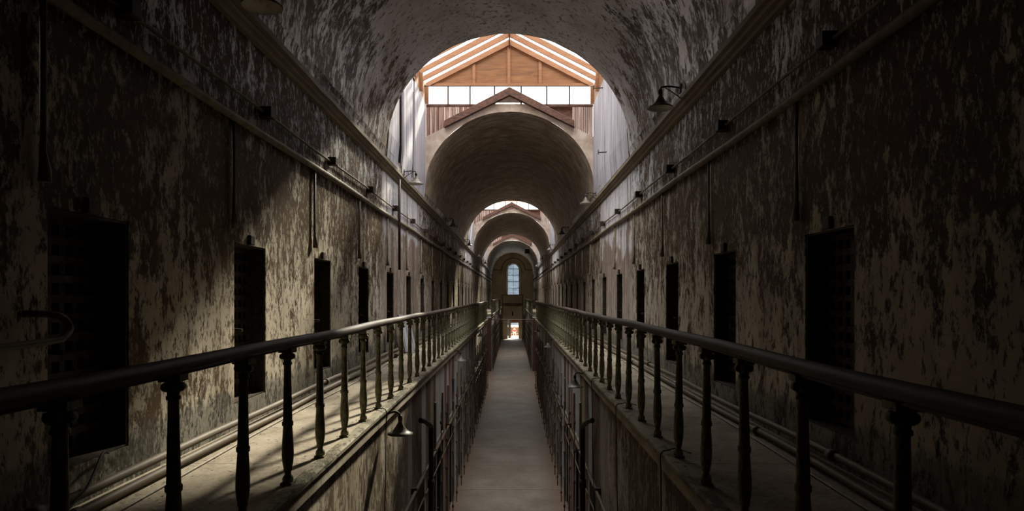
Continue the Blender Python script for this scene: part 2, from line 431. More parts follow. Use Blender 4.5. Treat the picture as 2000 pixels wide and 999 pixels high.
# ------------------------------------------------------------------ floor, gallery slabs, ledge mouldings
struct(MB().box(XC-2.75, XC+2.75, YN, YE+.2, -.25, 0).build('floor', 'floor'))
k = 0
def zrel(pts, s): return [(XC + s*x, EYE + z) for x, z in pts]
for s_, (nm, _d) in sides.items():
    for (a, b) in ((YN, GAP[0]), (GAP[1], YE)):
        k += 1
        x0, x1 = sorted((XC + s_*1.44, XC + s_*HW))
        struct(MB().box(x0, x1, a, b, DECK-.18, DECK).build('floor_%s_gallery' % nm, 'deck'))
        prof = zrel([(1.50,-1.355),(1.42,-1.358),(1.405,-1.375),(1.405,-1.405),(1.42,-1.425),(1.45,-1.432),(1.45,-1.505),(1.462,-1.515),(1.462,-1.54),(1.49,-1.57),(1.495,-1.61),(1.53,-1.625)], s_)
        if s_ > 0: prof = prof[::-1]
        struct(MB().prism(prof, a, b, int((b-a)*3), .006).build('trim_%d' % k, 'deckface'))
    # cornice
    prof = zrel([(2.72,2.74),(2.66,2.76),(2.65,2.80),(2.61,2.82),(2.60,2.86),(2.56,2.875),(2.56,2.94),(2.60,2.955),(2.8,2.955),(2.8,2.74)], s_)
    if s_ > 0: prof = prof[::-1]
    struct(MB().prism(prof, YN, YE, 180, .012).build('trim_%d' % (k + 4), 'cornice'))
    prof = zrel([(2.585,2.95),(2.575,3.04),(2.55,3.12),(2.8,3.12),(2.8,2.95)], s_)
    if s_ > 0: prof = prof[::-1]
    struct(MB().prism(prof, YN, YE, 180, .012).build('trim_%d' % (k + 8), 'vault'))

# ------------------------------------------------------------------ vaults
def arc(t, a=VA, b=VB): return XC + a*math.cos(t), SPR + b*math.sin(t)
for vi, (a, b) in enumerate(VAULTS):
    mb = MB(); mb.smooth = True
    NT, NY = 56, int((b - a) / .33)
    for i in range(NY + 1):
        y = a + (b-a)*i/NY
        for j in range(NT + 1):
            t = math.pi * j / NT
            r = .022 * mnoise.noise(Vector((math.cos(t)*3, y*.9, t*2))) + .010 * mnoise.noise(Vector((t*6, y*5, 3.3)))
            x, z = arc(t, VA + r, VB + r); mb.v.append((x, y, z))
    for i in range(NY):
        for j in range(NT):
            p = i*(NT+1) + j; mb.face((p, p+1, p+NT+2, p+NT+1))
    o = struct(mb.build('ceiling', 'vault' if vi == 0 else 'vault_far'))
    if vi: o.name = 'ceiling_vault_%d' % (vi + 1)

def gab(x): return EYE + 6.06 - .494*abs(x - XC)
def ring(mb, y, top, y2):
    NT = 48
    P = [arc(math.pi*j/NT) for j in range(NT+1)]
    for j in range(NT):
        (xa, za), (xb, zb) = P[j], P[j+1]
        mb.quad((xa,y,za),(xa,y,top(xa)),(xb,y,top(xb)),(xb,y,zb))
        mb.quad((xa,y,za),(xb,y,zb),(xb,y2,zb),(xa,y2,za))

# ------------------------------------------------------------------ light wells
ZS = EYE + 5.78; ZP = EYE + 6.34; ZR = EYE + 7.72; SL = (ZR - ZP) / WELL
wn = ['near', 'second', 'far']
for wi, (a, b) in enumerate(WELLS):
    # stub faces of both vault ends
    mb = MB(); ring(mb, b, gab, b + .02)
    struct(mb.build('wall_gable_%d' % (wi+1), 'gable'))
    mb = MB(); ring(mb, a, lambda x: ZP, a - .02)
    struct(mb.build('wall_gable_%d_rear' % (wi+1), 'gable'))
    # side walls of the well: whitewashed boards with open joints on the left of the first
    for s_ in (-1, 1):
        gaps = [(15.15, .6), (17.15, .40)] if (wi == 0 and s_ < 0) else ([(a + 3.0, .06)] if s_ < 0 else [])
        mb = MB(); y = a
        x0, x1 = sorted((XC + s_*WELL, XC + s_*(WELL+.05)))
        for (g, wd) in gaps + [(b, 0)]:
            pr_ = [(XC+s_*2.563, EYE+2.957), (XC+s_*WELL, EYE+3.5), (XC+s_*WELL, ZS), (XC+s_*(WELL+.05), ZS), (XC+s_*(WELL+.05), EYE+3.5), (XC+s_*2.61, EYE+2.957)]
            mb.prism(pr_ if s_ < 0 else pr_[::-1], y, g); y = g + wd
        xo0, xo1 = sorted((XC + s_*(WELL+.2), XC + s_*(WELL+.24)))
        bk = MB(); bk.box(xo0, xo1, a, b, SPR-.1, ZS); struct(bk.build('wall_well_%d_%s_backing' % (wi+1, 'left' if s_ < 0 else 'right'), 'box'))  # dark sheet added behind the boards to paint the shade in the gaps
        xs0, xs1 = sorted((XC + s_*(WELL+.09), XC + s_*(WELL+.24)))
        mb.box(xs0, xs1, a, b, EYE+2.957, EYE+2.97)
        struct(mb.build('wall_well_%d_%s' % (wi+1, 'left' if s_ < 0 else 'right'), 'whiteboards'))
    # cladding between the stub gable and the window band, with a dark gap each side of the ridge
    e = empty('board_cladding', (XC, b + .04, EYE))
    tag(e, ['stained reddish board cladding above the nearest pale arch, under the window band',
            'reddish board cladding over the second arch, below the middle skylight',
            'reddish board cladding over the farthest small arch'][wi], 'wall cladding')
    top = (ZS - EYE) if wi < 2 else (ZP - EYE)
    for (xa, xb) in ((-WELL, -1.12), (1.92, WELL)):
        m2 = MB(); n = 10
        for i in range(n):
            u = xa + (xb-xa)*i/n; v_ = xa + (xb-xa)*(i+1)/n
            lo = min(gab(XC+u), gab(XC+v_)) - EYE - .05
            m2.box(u, v_ - .006, 0, .03, lo, top)
        m2.build('board_panel', 'rustboards', e)
    for i in range(16):
        if i in (0, 8): m2 = MB()
        u = -1.12 + 3.04*i/16; v_ = u + .19
        m2.box(u, v_, .10, .13, min(gab(XC+u), gab(XC+v_)) - EYE - .04, max(top, max(gab(XC+u), gab(XC+v_)) - EYE + .05) if wi == 2 else top) if min(gab(XC+u), gab(XC+v_)) - EYE - .04 < top else None
        if i in (7, 15) and m2.v: m2.build('dark_backing', 'verge', e)
    MB().box(-WELL, WELL, -.01, .06, top - .05, top + .02).build('window_sill', 'verge', e)
    vg = empty('roof_verge', (XC, b - .06, EYE))
    tag(vg, ['dark brown timber verge boards crowning the nearest inner arch gable',
             'dark timber verge boards on the second arch gable', 'dark verge boards on the farthest arch gable'][wi], 'roof timber')
    for s_ in (-1, 1):
        m2 = MB(); xe = 1.95 * s_
        z = lambda x: 6.06 - .494*abs(x)
        for (x0, x1) in ((0, xe),):
            P = [(x0, z(x0)-.05), (x1, z(x1)-.05), (x1, z(x1)+.15), (x0, z(x0)+.19)]
            if s_ < 0: P = P[::-1]
            m2.prism(P, -.14, .025)
        m2.build('verge_board', 'verge', vg, .008)
    # timber skylight
    sk = empty('skylight', (XC, a, ZP))
    tag(sk, ['new pine skylight with plywood gable over the nearest light well',
             'white-bright skylight over the second light well, half hidden by the vault',
             'farthest skylight, tiny bright glimpses above the last arches'][wi], 'skylight')
    LN = b - a
    for s_ in (-1, 1):
        x0, x1 = sorted((s_*WELL, s_*(WELL+.05)))
        MB().box(x0, x1, 0, LN, ZS-ZP, 0).build('side_panel', 'plywood', sk)
        for i in range(0, 10):
            y = LN - .05 - i*.61
            if y < .03: break
            if i % 2 == 0 :
                x0, x1 = sorted((s_*(WELL-.09), s_*WELL))
                MB().box(x0, x1, y-.04, y, ZS-ZP, .02).build('post', 'wood', sk)
            # rafter on the slope
            P = [(s_*WELL, -.08), (s_*.0, ZR-ZP-.17), (s_*.0, ZR-ZP), (s_*WELL, .06)]
            if s_ > 0: P = P[::-1]
            MB().prism(P, y-.042, y).build('rafter', 'wood', sk)
        MB().quad((s_*WELL*1.03, 0, .05), (s_*WELL*1.03, LN, .05), (0, LN, ZR-ZP+.03), (0, 0, ZR-ZP+.03)).build('glazing', 'glass', sk)
        for yy in ((0.0, .06),):
            pass
    MB().box(-.02, .02, 0, LN, ZR-ZP-.26, ZR-ZP+.02).build('ridge_board', 'wood', sk)
    for (y0, y1, nm) in ((LN-.0, LN+.03, 'gable_panel'), (-.03, 0, 'gable_panel')):
        P = [(-WELL, 0), (WELL, 0), (0, ZR-ZP)]
        m2 = MB(); m2.prism([p for p in P], y0, y1); m2.build(nm, 'plywood', sk)
    for x in (-2.25, -1.07, -.02, .92, 2.2):
        h = (WELL - abs(x)) * SL - .06
        if h > .25: MB().box(x-.045, x+.045, LN-.05, LN, 0, h).build('stud', 'wood', sk)
    MB().box(-WELL, WELL, LN-.06, LN+.03, -.01, .07).build('bottom_plate', 'wood', sk)
    if wi < 2:
        for x in (-1.85, -1.19, -.45, .35, 1.12, 1.80):
            MB().box(x-.02, x+.02, LN-.03, LN+.01, ZS-ZP, 0).build('mullion', 'iron', sk)
        MB().quad((-WELL, LN, ZS-ZP), (WELL, LN, ZS-ZP), (WELL, LN, 0), (-WELL, LN, 0)).build('band_glass', 'glass', sk)
    rd = MB(); rd.tube([(-WELL+.001, -.0, 0), (WELL-.001, 0, 0)], .012, 6)
    tr = rd.build('tie_rod', 'iron'); tr.location = (XC, b - .35, EYE + 6.22)
    tag(tr, ['thin iron tie rod spanning under the nearest skylight window band', 'thin tie rod under the second skylight', 'thin tie rod under the farthest skylight'][wi], 'tie rod')
    # sampling portal in the roof opening (adds no light of its own)
    pl = bpy.data.lights.new('sky_portal', 'AREA'); pl.shape = 'RECTANGLE'; pl.size = 5.0; pl.size_y = b - a - .1
    pl.cycles.is_portal = True
    po = bpy.data.objects.new('sky_portal', pl); COL.objects.link(po); po.location = (XC, (a+b)/2, ZS - .02)

# small wall hooks in the first well
for (y, z, ln, lab) in ((16.9, 3.72, .22, 'short iron hook sticking out of the whitewashed right well wall, lower one'),
                    (17.6, 5.6, .26, 'short iron hook high on the right well wall beside the tie rod')):
    x = XC + WELL
    tag(MB().tube([(x+.02, y, EYE+z), (x-ln, y-.05, EYE+z-.02)], .014, 6).tube([(x-ln, y-.05, EYE+z-.07), (x-ln, y-.05, EYE+z+.05)], .01, 6).build('wall_hook', 'iron'), lab, 'hook')

# ------------------------------------------------------------------ near and end walls
struct(MB().box(XC-2.8, XC+2.8, YN-.2, YN, 0, EYE+5.7).build('wall_rear_light_stop', 'painted_shade'))  # added unseen wall, near black to keep bounced light off the foreground
# end wall: door hole and arched window hole
WX0, WX1, WZ0, WSP = -.80, .74, EYE+.22, EYE+3.42
WCX = (WX0+WX1)/2; WR = (WX1-WX0)/2
DX0, DX1, DH = -.80, .72, 2.52
mb = MB()
def rect(x0, x1, z0, z1): mb.quad((x0,YE,z0),(x1,YE,z0),(x1,YE,z1),(x0,YE,z1))
XL, XR = XC-2.75, XC+2.75
rect(XL, DX0, 0, DH); rect(DX1, XR, 0, DH); rect(XL, XR, DH, WZ0)
rect(XL, WX0, WZ0, WSP); rect(WX1, XR, WZ0, WSP)
TOP = EYE + 6.0
rect(XL, WX0, WSP, TOP); rect(WX1, XR, WSP, TOP)
NA = 20
A = [(WCX + WR*math.cos(math.pi*i/NA), WSP + WR*math.sin(math.pi*i/NA)) for i in range(NA+1)]
for (p, q_) in zip(A, A[1:]):
    mb.quad((q_[0],YE,q_[1]),(p[0],YE,p[1]),(p[0],YE,TOP),(q_[0],YE,TOP))
    mb.quad((p[0],YE,p[1]),(q_[0],YE,q_[1]),(q_[0],YE+.5,q_[1]),(p[0],YE+.5,p[1]))
for x in (WX0, WX1): mb.quad((x,YE,WZ0),(x,YE+.5,WZ0),(x,YE+.5,WSP),(x,YE,WSP))
mb.quad((WX0,YE,WZ0),(WX1,YE,WZ0),(WX1,YE+.5,WZ0),(WX0,YE+.5,WZ0))
for x in (DX0, DX1): mb.quad((x,YE,0),(x,YE+.5,0),(x,YE+.5,DH),(x,YE,DH))
mb.quad((DX0,YE,DH),(DX1,YE,DH),(DX1,YE+.5,DH),(DX0,YE+.5,DH))
struct(mb.build('wall_end', 'end'))
# window 1
m1 = MB(); pts = [(WX0,WZ0)] + [(x,z) for x, z in A[::-1]] + [(WX1,WZ0)]
def flat(mbb, pts, y): 
    n = len(mbb.v); mbb.v += [(x,y,z) for x,z in pts]; mbb.face(range(n, n+len(pts)))
flat(m1, pts, YE+.25); wnd = struct(m1.build('window_1', 'frost'), 'tall arched end window with pale bluish glass', 'window')
m1 = MB(); m1.tube([(x*1.0, YE+.24, z) for x, z in pts], .06, 6)
for i in range(1, 5): z = WZ0 + i*.83; m1.box(WX0, WX1, YE+.2, YE+.26, z-.03, z+.03)
m1.box(WCX-.02, WCX+.02, YE+.21, YE+.25, WZ0, WSP+WR)
m1.build('window_frame', 'box', wnd)
ar = [(WCX + (WR+.16)*math.cos(math.pi*i/NA), YE-.02, WSP + (WR+.16)*math.sin(math.pi*i/NA)) for i in range(NA+1)]
struct(MB().tube([(ar[0][0], YE-.02, WZ0)] + ar + [(ar[-1][0], YE-.02, WZ0)], .09, 8).build('trim_20', 'gable'))
ar = [(WCX + (WR+.75)*math.cos(math.pi*i/NA), YE-.02, WSP + (WR+.75)*math.sin(math.pi*i/NA)) for i in range(NA+1)]
m1 = MB(); m1.tube(ar, .05, 6)
m1.box(XL, WCX-WR-.7, YE-.06, YE, WSP-.05, WSP+.05); m1.box(WCX+WR+.7, XR, YE-.06, YE, WSP-.05, WSP+.05)
struct(m1.build('trim_21', 'cornice'))
# far door way
m1 = MB(); m1.box(DX0, DX0+.07, YE+.3, YE+.42, 0, DH); m1.box(DX1-.07, DX1, YE+.3, YE+.42, 0, DH); m1.box(DX0, DX1, YE+.3, YE+.42, DH-.08, DH)
struct(m1.build('door_frame_end', 'doorwood'))
tag(MB().box(DX0+.35, DX1-.07, YE+.5, YE+.62, DH-.5, DH-.08).box(DX0+.33, DX0+.47, YE+.5, YE+.62, 0, DH-.08).build('timber_brace', 'wood'),
    'orange pine timber frame in the far exit doorway', 'timber frame')
dd = empty('exit_door', (DX0+.09, YE+.3, 0)); tag(dd, 'pale blue-grey exit door leaf standing open at the far doorway', 'door')
MB().box(0, .30, .0, .05, .02, 2.38).build('door_leaf', plain('blue_grey_paint', (.42, .46, .52), .6), dd, .01)
MB().box(.24, .28, -.05, .0, .95, 1.10).build('handle', 'iron', dd)

# ------------------------------------------------------------------ landing at the far end
ld = empty('gallery_landing', (XC, 80.0, 0)); tag(ld, 'green-grey landing frame bridging both galleries below the arched window', 'landing')
MB().box(-1.28, 1.34, 0, .9, EYE-1.22, EYE-.84).build('landing_beam', 'deckface', ld)
MB().box(-1.28, 1.34, 0, .05, EYE-.84, EYE+.12).build('parapet_panel', 'end', ld)
MB().box(-1.34, 1.40, -.05, .1, EYE+.10, EYE+.20).build('top_rail', 'baluster', ld)
for x in (-1.24, 1.24): MB().box(x-.07, x+.07, -.02, .12, 0, EYE+.12).build('post', 'baluster', ld)
MB().box(-.08, .08, -.06, 0, EYE-2.4, EYE-1.9).build('hanging_bracket', 'iron', ld)

# ------------------------------------------------------------------ outside the far door
struct(MB().box(-14, 14, YE+.2, 130, -.3, -.02).build('ground_yard', 'ground'))
fn = empty('yard_fence', (.05, 91.5, 0)); tag(fn, 'brown board fence outside the far doorway', 'fence')
MB().box(-3.5, 3.5, 0, .05, 0, 1.15).build('board_panel', 'fence', fn)
MB().box(-3.5, 3.5, -.03, .08, 1.1, 1.2).build('top_board', 'wood', fn)
tag(MB().box(-16, 16, 125, 126, 0, 13.5).build('yard_wall', 'stonewall'), 'tall blue-grey stone wall seen through the arched window and doorway', 'wall')
# seated figure
pe = empty('person', (.12, 89.9, 0)); tag(pe, 'person in a red top seated outside the far doorway', 'person')
def skin(name, pts, edges, rad, mat, parent):
    me = bpy.data.meshes.new(name); me.from_pydata(pts, edges, []); me.update(); me.materials.append(M[mat])
    o = bpy.data.objects.new(name, me); COL.objects.link(o); o.parent = parent
    md = o.modifiers.new('skin', 'SKIN'); md.use_smooth_shade = True
    for i, r in enumerate(rad): me.skin_vertices[0].data[i].radius = (r, r)
    me.skin_vertices[0].data[0].use_root = True
    ss = o.modifiers.new('sub', 'SUBSURF'); ss.levels = ss.render_levels = 1
    return o
skin('body', [(0,0,.50),(0,0,.75),(0,0,.95),(0,0,1.04),(0,-.01,1.17),(.17,0,.95),(.25,-.08,.70),(.18,-.28,.58),(-.17,0,.95),(-.25,-.08,.70),(-.18,-.28,.58),
              (.09,-.05,.48),(.14,-.45,.50),(.20,-.50,.06),(.20,-.62,.04),(-.09,-.05,.48),(-.12,-.45,.50),(-.10,-.50,.06),(-.10,-.62,.04)],
     [(0,1),(1,2),(2,3),(3,4),(2,5),(5,6),(6,7),(2,8),(8,9),(9,10),(0,11),(11,12),(12,13),(13,14),(0,15),(15,16),(16,17),(17,18)],
     [.13,.13,.12,.05,.10,.05,.042,.03,.05,.042,.03,.08,.06,.045,.04,.08,.06,.045,.04], 'skin', pe)
skin('red_top', [(0,0,.52),(0,0,.76),(0,0,.96),(.17,0,.95),(.25,-.08,.70),(-.17,0,.95),(-.25,-.08,.70)], [(0,1),(1,2),(2,3),(3,4),(2,5),(5,6)], [.15,.15,.135,.065,.055,.065,.055], 'red', pe)
skin('trousers', [(0,0,.50),(.09,-.05,.48),(.14,-.45,.50),(.20,-.50,.12),(-.09,-.05,.48),(-.12,-.45,.50),(-.10,-.50,.12)], [(0,1),(1,2),(2,3),(0,4),(4,5),(5,6)], [.14,.095,.075,.06,.095,.075,.06], 'khaki', pe)
MB().lathe([(.02,.0),(.09,.03),(.11,.09),(.09,.15),(.02,.18)], (0,.02,1.13), 12).build('hair', 'hair', pe)
bn = empty('bench', (.12, 89.95, 0)); tag(bn, 'low wooden bench under the seated person outside the far doorway', 'bench')
MB().box(-.5, .5, -.15, .25, .30, .35).build('seat', 'wood', bn)
for x in (-.42, .42): MB().box(x-.04, x+.04, -.12, .22, -.02, .30).build('leg', 'wood', bn)

# ------------------------------------------------------------------ cell doors
def lattice_door(W, H, name, x_side):
    """opening lower near corner at origin; y along the wall; +x is out of the wall into the corridor for a left wall"""
    root = empty(name); s = x_side
    fr = MB()
    def bx(m, a, b, c, d, e, f): x0, x1 = sorted((a*s, b*s)); m.box(x0, x1, c, d, e, f)
    # iron jamb lining, far jamb carries rivet heads
    bx(fr, -.31, -.01, 0, .012, 0, H); bx(fr, -.31, -.01, 0, W, H-.012, H); bx(fr, -.31, -.01, 0, W, 0, .012); bx(fr, -.31, -.01, W-.012, W, 0, H)
    pass
    jl = fr.build('jamb_lining', 'lattice', root)
    rv = MB(); n = int(H/.13)
    bx(rv, -.17, -.01, W-.020, W-.0125, .02, H-.02)
    for i in range(n):
        z = .08 + i*.13
        for xx in (-.05, -.13): rv.lathe([(.014,0),(.012,-.008),(.004,-.012)], (xx*s, W-.0195, z), 6, 'y')
    rv.build('riveted_strap_pattern', 'iron', jl)
    lf = lh = MB(); nv, nh = 7, max(10, int(H/.125))
    for i in range(nv):
        y = .03 + (W-.06)*i/(nv-1); bx(lf, -.215, -.20, y-.028, y+.028, .015, H-.015)
    for i in range(nh):
        z = .04 + (H-.08)*i/(nh-1); bx(lh, -.199, -.187, .012, W-.012, z-.027, z+.027)
    leaf = lh.build('lattice_leaf', 'lattice', root)
    st = MB(); bx(st, .003, .04, W*.38, W*.38+.12, H+.005, H+.11); st.build('top_bracket', 'iron', root, .01)
    lt = MB(); x = -.16*s
    lt.tube([(-.185*s, .12, H*.46), (-.10*s, .10, H*.46), (.05*s, .07, H*.455)], .018, 8)
    bx(lt, -.186, -.15, .05, .22, H*.46-.05, H*.46+.05)
    lt.build('latch', 'iron', leaf, .004)
    return root
protoL = lattice_door(DW-.008, DZ1-DZ0-.008, 'cell_door', 1)
protoR = lattice_door(DW-.008, DZ1-DZ0-.008, 'cell_door', -1)
lowL = lattice_door(.892, LZ1-.038, 'cell_door', 1)
lowR = lattice_door(.892, LZ1-.038, 'cell_door', -1)
def row(proto, ys, x, z, nm, level, y_far):
    first = True; vis = 0
    cnt = len(ys)
    for y in ys:
        if y < 3.0: continue
        o = proto if first else copy_tree(proto); first = False
        o.location = (x, y+.004, z+.004)
        if vis < 10: lab = '%s riveted iron lattice door along the %s %s wall, counting away from the viewer' % (ORD[vis], nm, level)
        elif y < y_far: lab = 'small dark lattice doors crowded in the distance along the %s %s wall' % (nm, level)
        else: lab = 'tiniest dark lattice doors near the end wall on the %s %s wall' % (nm, level)
        tag(o, lab, 'cell door', 'lattice cell doors of the %s %s wall' % (nm, level)); vis += 1
row(protoL, left_doors, XC-HW, DZ0, 'left', 'upper gallery', 55)
row(protoR, right_doors, XC+HW, DZ0, 'right', 'upper gallery', 55)
row(lowL, [y for y in low_doors if y > 12], XC-HL, .03, 'left', 'ground floor', 55)
row(lowR, [y for y in low_doors if y > 12], XC+HL, .03, 'right', 'ground floor', 55)

# ------------------------------------------------------------------ railings with turned iron balusters
BH = 1.36 - .375
def baluster_mesh():
    mb = MB(); mb.box(-.042, .042, -.042, .042, 0, .018)
    prof = [(.036,.018),(.040,.035),(.036,.055),(.024,.07),(.023,.09),(.031,.105),(.030,.115),(.038,.16),(.042,.21),(.041,.27),(.036,.36),(.032,.42),(.039,.425),(.040,.45),(.033,.46),
            (.030,.60),(.027,.74),(.025,.86),(.033,.865),(.033,.88),(.027,.885),(.030,.92),(.040,.965),(.040,BH)]
    mb.lathe(prof, n=14)
    me = mb.build('baluster', 'baluster').data; mb = MB()
    for (dx, dy, ax) in ((.030,0,'y'),(-.030,0,'y'),(0,.030,'x'),(0,-.030,'x')):
        c = (dx, dy-.024 if ax == 'y' else dy, .925) if ax == 'y' else (dx-.024, dy, .925)
        mb.lathe([(.012,.0),(.023,.004),(.023,.044),(.012,.048)], c, 12, ax)
    mb.box(-.05, .05, -.05, .05, .953, BH)
    return me, mb.build('scroll_capital', 'baluster').data
bmesh_, cmesh_ = baluster_mesh()
for _o in list(bpy.data.objects):
    if _o.data in (bmesh_, cmesh_): bpy.data.objects.remove(_o)
def railing(s, y0, y1, lab):
    x = XC + s*HR
    root = empty('railing', (x, y0, DECK)); tag(root, lab, 'railing')
    prof = [(-.030,BH+.0),(-.030,BH+.012),(-.047,BH+.022),(-.050,BH+.045),(-.040,BH+.066),(-.018,BH+.079),(.0,BH+.082),(.018,BH+.079),(.040,BH+.066),(.050,BH+.045),(.047,BH+.022),(.030,BH+.012),(.030,BH)]
    m = MB(); m.smooth = False
    seg = int((y1-y0)/.4); n = len(prof)
    for i in range(seg+1):
        y = (y1-y0)*i/seg
        wz = .006*math.sin(y*.7+s) + .004*math.sin(y*1.9); wx = .006*math.sin(y*.5+2*s)
        for (a, b) in prof: m.v.append((a+wx, y, b+wz))
    for i in range(seg):
        for j in range(n):
            a = i*n+j; b = i*n+(j+1) % n; m.smooth = 2 < j < 10; m.face((a, b, b+n, a+n))
    m.smooth = False; m.face(list(range(n))[::-1]); m.face(list(range(seg*n, seg*n+n)))
    m.build('handrail', 'rail', root)
    y = 2.35 - 5*.795
    while y < y1 - .1:
        if y > y0 + .1:
            o = bpy.data.objects.new('baluster', bmesh_); COL.objects.link(o); o.parent = root
            o.location = (0, y - y0, 0); o.rotation_euler = (random.uniform(-.008,.008), random.uniform(-.008,.008), random.uniform(-.1,.1))
            c = bpy.data.objects.new('scroll_capital', cmesh_); COL.objects.link(c); c.parent = o
        y += .795
railing(-1, -3.0, GAP[0], 'long near railing with turned balusters on the left gallery')
railing(1, -3.0, GAP[0], 'long near railing with turned balusters on the right gallery')
railing(-1, GAP[1], 79.9, 'distant railing beyond the break on the left gallery')
railing(1, GAP[1], 79.9, 'distant railing beyond the break on the right gallery')
tag(MB().tube([(XC-1.46, GAP[0]+.02, DECK-.06), (XC+1.46, GAP[0]+.02, DECK-.09)], .025, 8).build('tie_rod', 'pipe'), 'thin pale rod crossing the void where the near galleries end', 'tie rod')

# ------------------------------------------------------------------ conduits on the upper walls
for s, (nm, doors) in sides.items():
    xw = XC + s*HW
    r1 = empty('power_raceway', (xw, 0, EYE+1.8)); tag(r1, 'thick painted raceway with drop pipes running along the %s upper wall' % nm, 'conduit')
    pts = [(-s*.05, YN+.1+i*1.5, .012*math.sin(i*1.3)) for i in range(int((YE-YN)/1.5)+1)]
    MB().tube(pts, .042, 10).build('raceway_pipe', 'conduit', r1)
    for y in doors:
        if y < 3: continue
        yd = y - .08 if s < 0 else y + DW + .10
        m = MB(); m.tube([(-s*.032, yd, 0), (-s*.032, yd, -.94), (-s*.042, yd, -1.05), (-s*.042, yd, -1.12)], [.019, .019, .034, .036], 8)
        m.build('drop_pipe', 'conduit', r1)
    r2 = empty('wiring_conduit', (xw, 0, EYE+2.06)); tag(r2, 'thin conduit strung with dark junction boxes along the %s upper wall' % nm, 'conduit')
    pts = [(-s*.04, YN+.1+i*1.5, .01*math.sin(i*1.7)) for i in range(int((YE-YN)/1.5)+1)]
    MB().tube(pts, .016, 8).build('conduit_pipe', 'conduit', r2)
    for y in doors:
        if y < 3: continue
        yb = y + (.72 if s < 0 else .30)
        m = MB(); m.box(min(-s*.13, -s*.003), max(-s*.13, -s*.003), yb-.065, yb+.065, -.06, .06); m.build('junction_box', 'box', r2, .008)
tag(MB().tube([(XC-HW+.145, 15.42, EYE+2.75), (XC-HW+.145, 15.42, EYE+.62)], .03, 8).build('downpipe', 'iron'), 'dark vertical downpipe on the left upper wall under the nearest skylight', 'pipe')

# ------------------------------------------------------------------ pipes on the galleries
def bent_pipe(s, off, r, name, lab, y0=-3, y1=39.5, mat='pipe', z=None, collars=()):
    root = empty(name, (XC + s*off, 0, DECK)); tag(root, lab, 'pipe')
    n = int((y1-y0)/.8)
    z = z or r + .02
    pts = [(.012*math.sin(i*.9+off*9), y0 + (y1-y0)*i/n, z + .008*math.sin(i*1.3)) for i in range(n+1)]
    MB().tube(pts, r, 10).build('pipe_run', mat, root)
    for y in collars: MB().tube([(0, y-.04, z), (0, y+.04, z)], r*1.45, 12).build('coupling', mat, root)
    return root
bent_pipe(-1, 2.60, .032, 'floor_pipe', 'upper dusty pipe lying against the left gallery wall', z=.12, collars=(3.72, 9.5, 16))
bent_pipe(-1, 2.50, .030, 'floor_pipe', 'lower dusty pipe on the left gallery floor beside the wall pipe', collars=(3.9, 10.2, 17.5))
bent_pipe(1, 2.60, .030, 'floor_pipe', 'upper dusty pipe lying against the right gallery wall', z=.12, collars=(5.1, 12))
bent_pipe(1, 2.49, .028, 'floor_pipe', 'lower dusty pipe on the right gallery floor beside the wall pipe', collars=(6.4, 13))
for s, nm in ((-1, 'left'), (1, 'right')):
    pts = [(XC+s*(2.38+.03*math.sin(i*.6)), -2+i*.7, DECK+.012) for i in range(56)]
    tag(MB().tube(pts, .008, 6).build('floor_cable', 'palecable'), 'pale cable trailing along the %s gallery floor' % nm, 'cable')
def curve(pts, n=8):
    """catmull-rom"""
    P = [Vector(p) for p in pts]; P = [P[0]*2-P[1]] + P + [P[-1]*2-P[-2]]; out = []
    for i in range(1, len(P)-2):
        for k in range(n):
            t = k/n; a, b, c, d = P[i-1:i+3]
            out.append(.5*((2*b)+(c-a)*t+(2*a-5*b+4*c-d)*t*t+(3*b-a-3*c+d)*t**3))
    out.append(P[-2]); return out
tag(MB().tube(curve([(XC-HW+.02, 4.55, DECK+.27), (XC-2.64, 4.40, DECK+.30), (XC-2.55, 4.1, DECK+.16), (XC-2.46, 3.75, DECK+.08), (XC-2.36, 3.95, DECK+.02)]), .008, 6).build('loose_cable', 'cable'),
    'thin dark cable sagging from the nearest left door sill to the floor pipes', 'cable')
# wall handrail with a returned end beside the nearest left door
tag(MB().tube(curve([(XC-2.56, .6, EYE-.30), (XC-2.575, 2.6, EYE-.28), (XC-2.58, 3.75, EYE-.265), (XC-2.58, 3.95, EYE-.235), (XC-2.60, 4.01, EYE-.175), (XC-2.62, 3.93, EYE-.115), (XC-2.72, 3.78, EYE-.10)]), .021, 12).build('grab_rail', 'pipe'),
    'rusty pipe grab rail with a curled end beside the nearest left doorway', 'grab rail')
# leaning plank
pk = MB().box(-.02, .02, -.2, .2, 0, .95).build('leaning_plank', 'whiteboards', None, .004)
pk.location = (XC-2.33, 15.6, DECK+.01); pk.rotation_euler = (R(-8), R(-20), R(-30)); tag(pk, 'pale broken board leaning on the left gallery wall', 'board')
pk = MB().box(-.015, .015, -.14, .14, 0, .8).build('leaning_plank', 'doorwood', None, .004)
pk.location = (XC-2.36, 14.6, DECK+.01); pk.rotation_euler = (R(10), R(-20), R(12)); tag(pk, 'narrow grey board leaning beside the paler broken board', 'board')

# wires drooping over the right ledge
def ledge_wire(s, y, lab, nm='ledge_wire'):
    x = XC + s*1.40
    pts = curve([(XC+s*1.62, y-.10, DECK+.03), (XC+s*1.56, y+.14, DECK+.015), (XC+s*1.46, y+.02, DECK+.03), (x-s*.012, y, DECK-.0), (x-s*.012, y, DECK-.20), (x-s*.0, y+.01, DECK-1.0), (x+s*.03, y-.01, DECK-2.4), (x+s*.02, y+.02, 0.3)], 6)
    tag(MB().tube(pts, .006, 5).build(nm, 'cable'), lab, 'wire')
ledge_wire(1, 5.64, 'nearest dark wire looping over the right ledge and down the wall')
ledge_wire(1, 8.1, 'second dark wire hanging down over the right ledge')
ledge_wire(1, 10.6, 'thin wire over the right ledge close to the hanging bell lamp')
ledge_wire(-1, 7.75, 'dark wire hanging down over the left ledge beside the bell lamp')

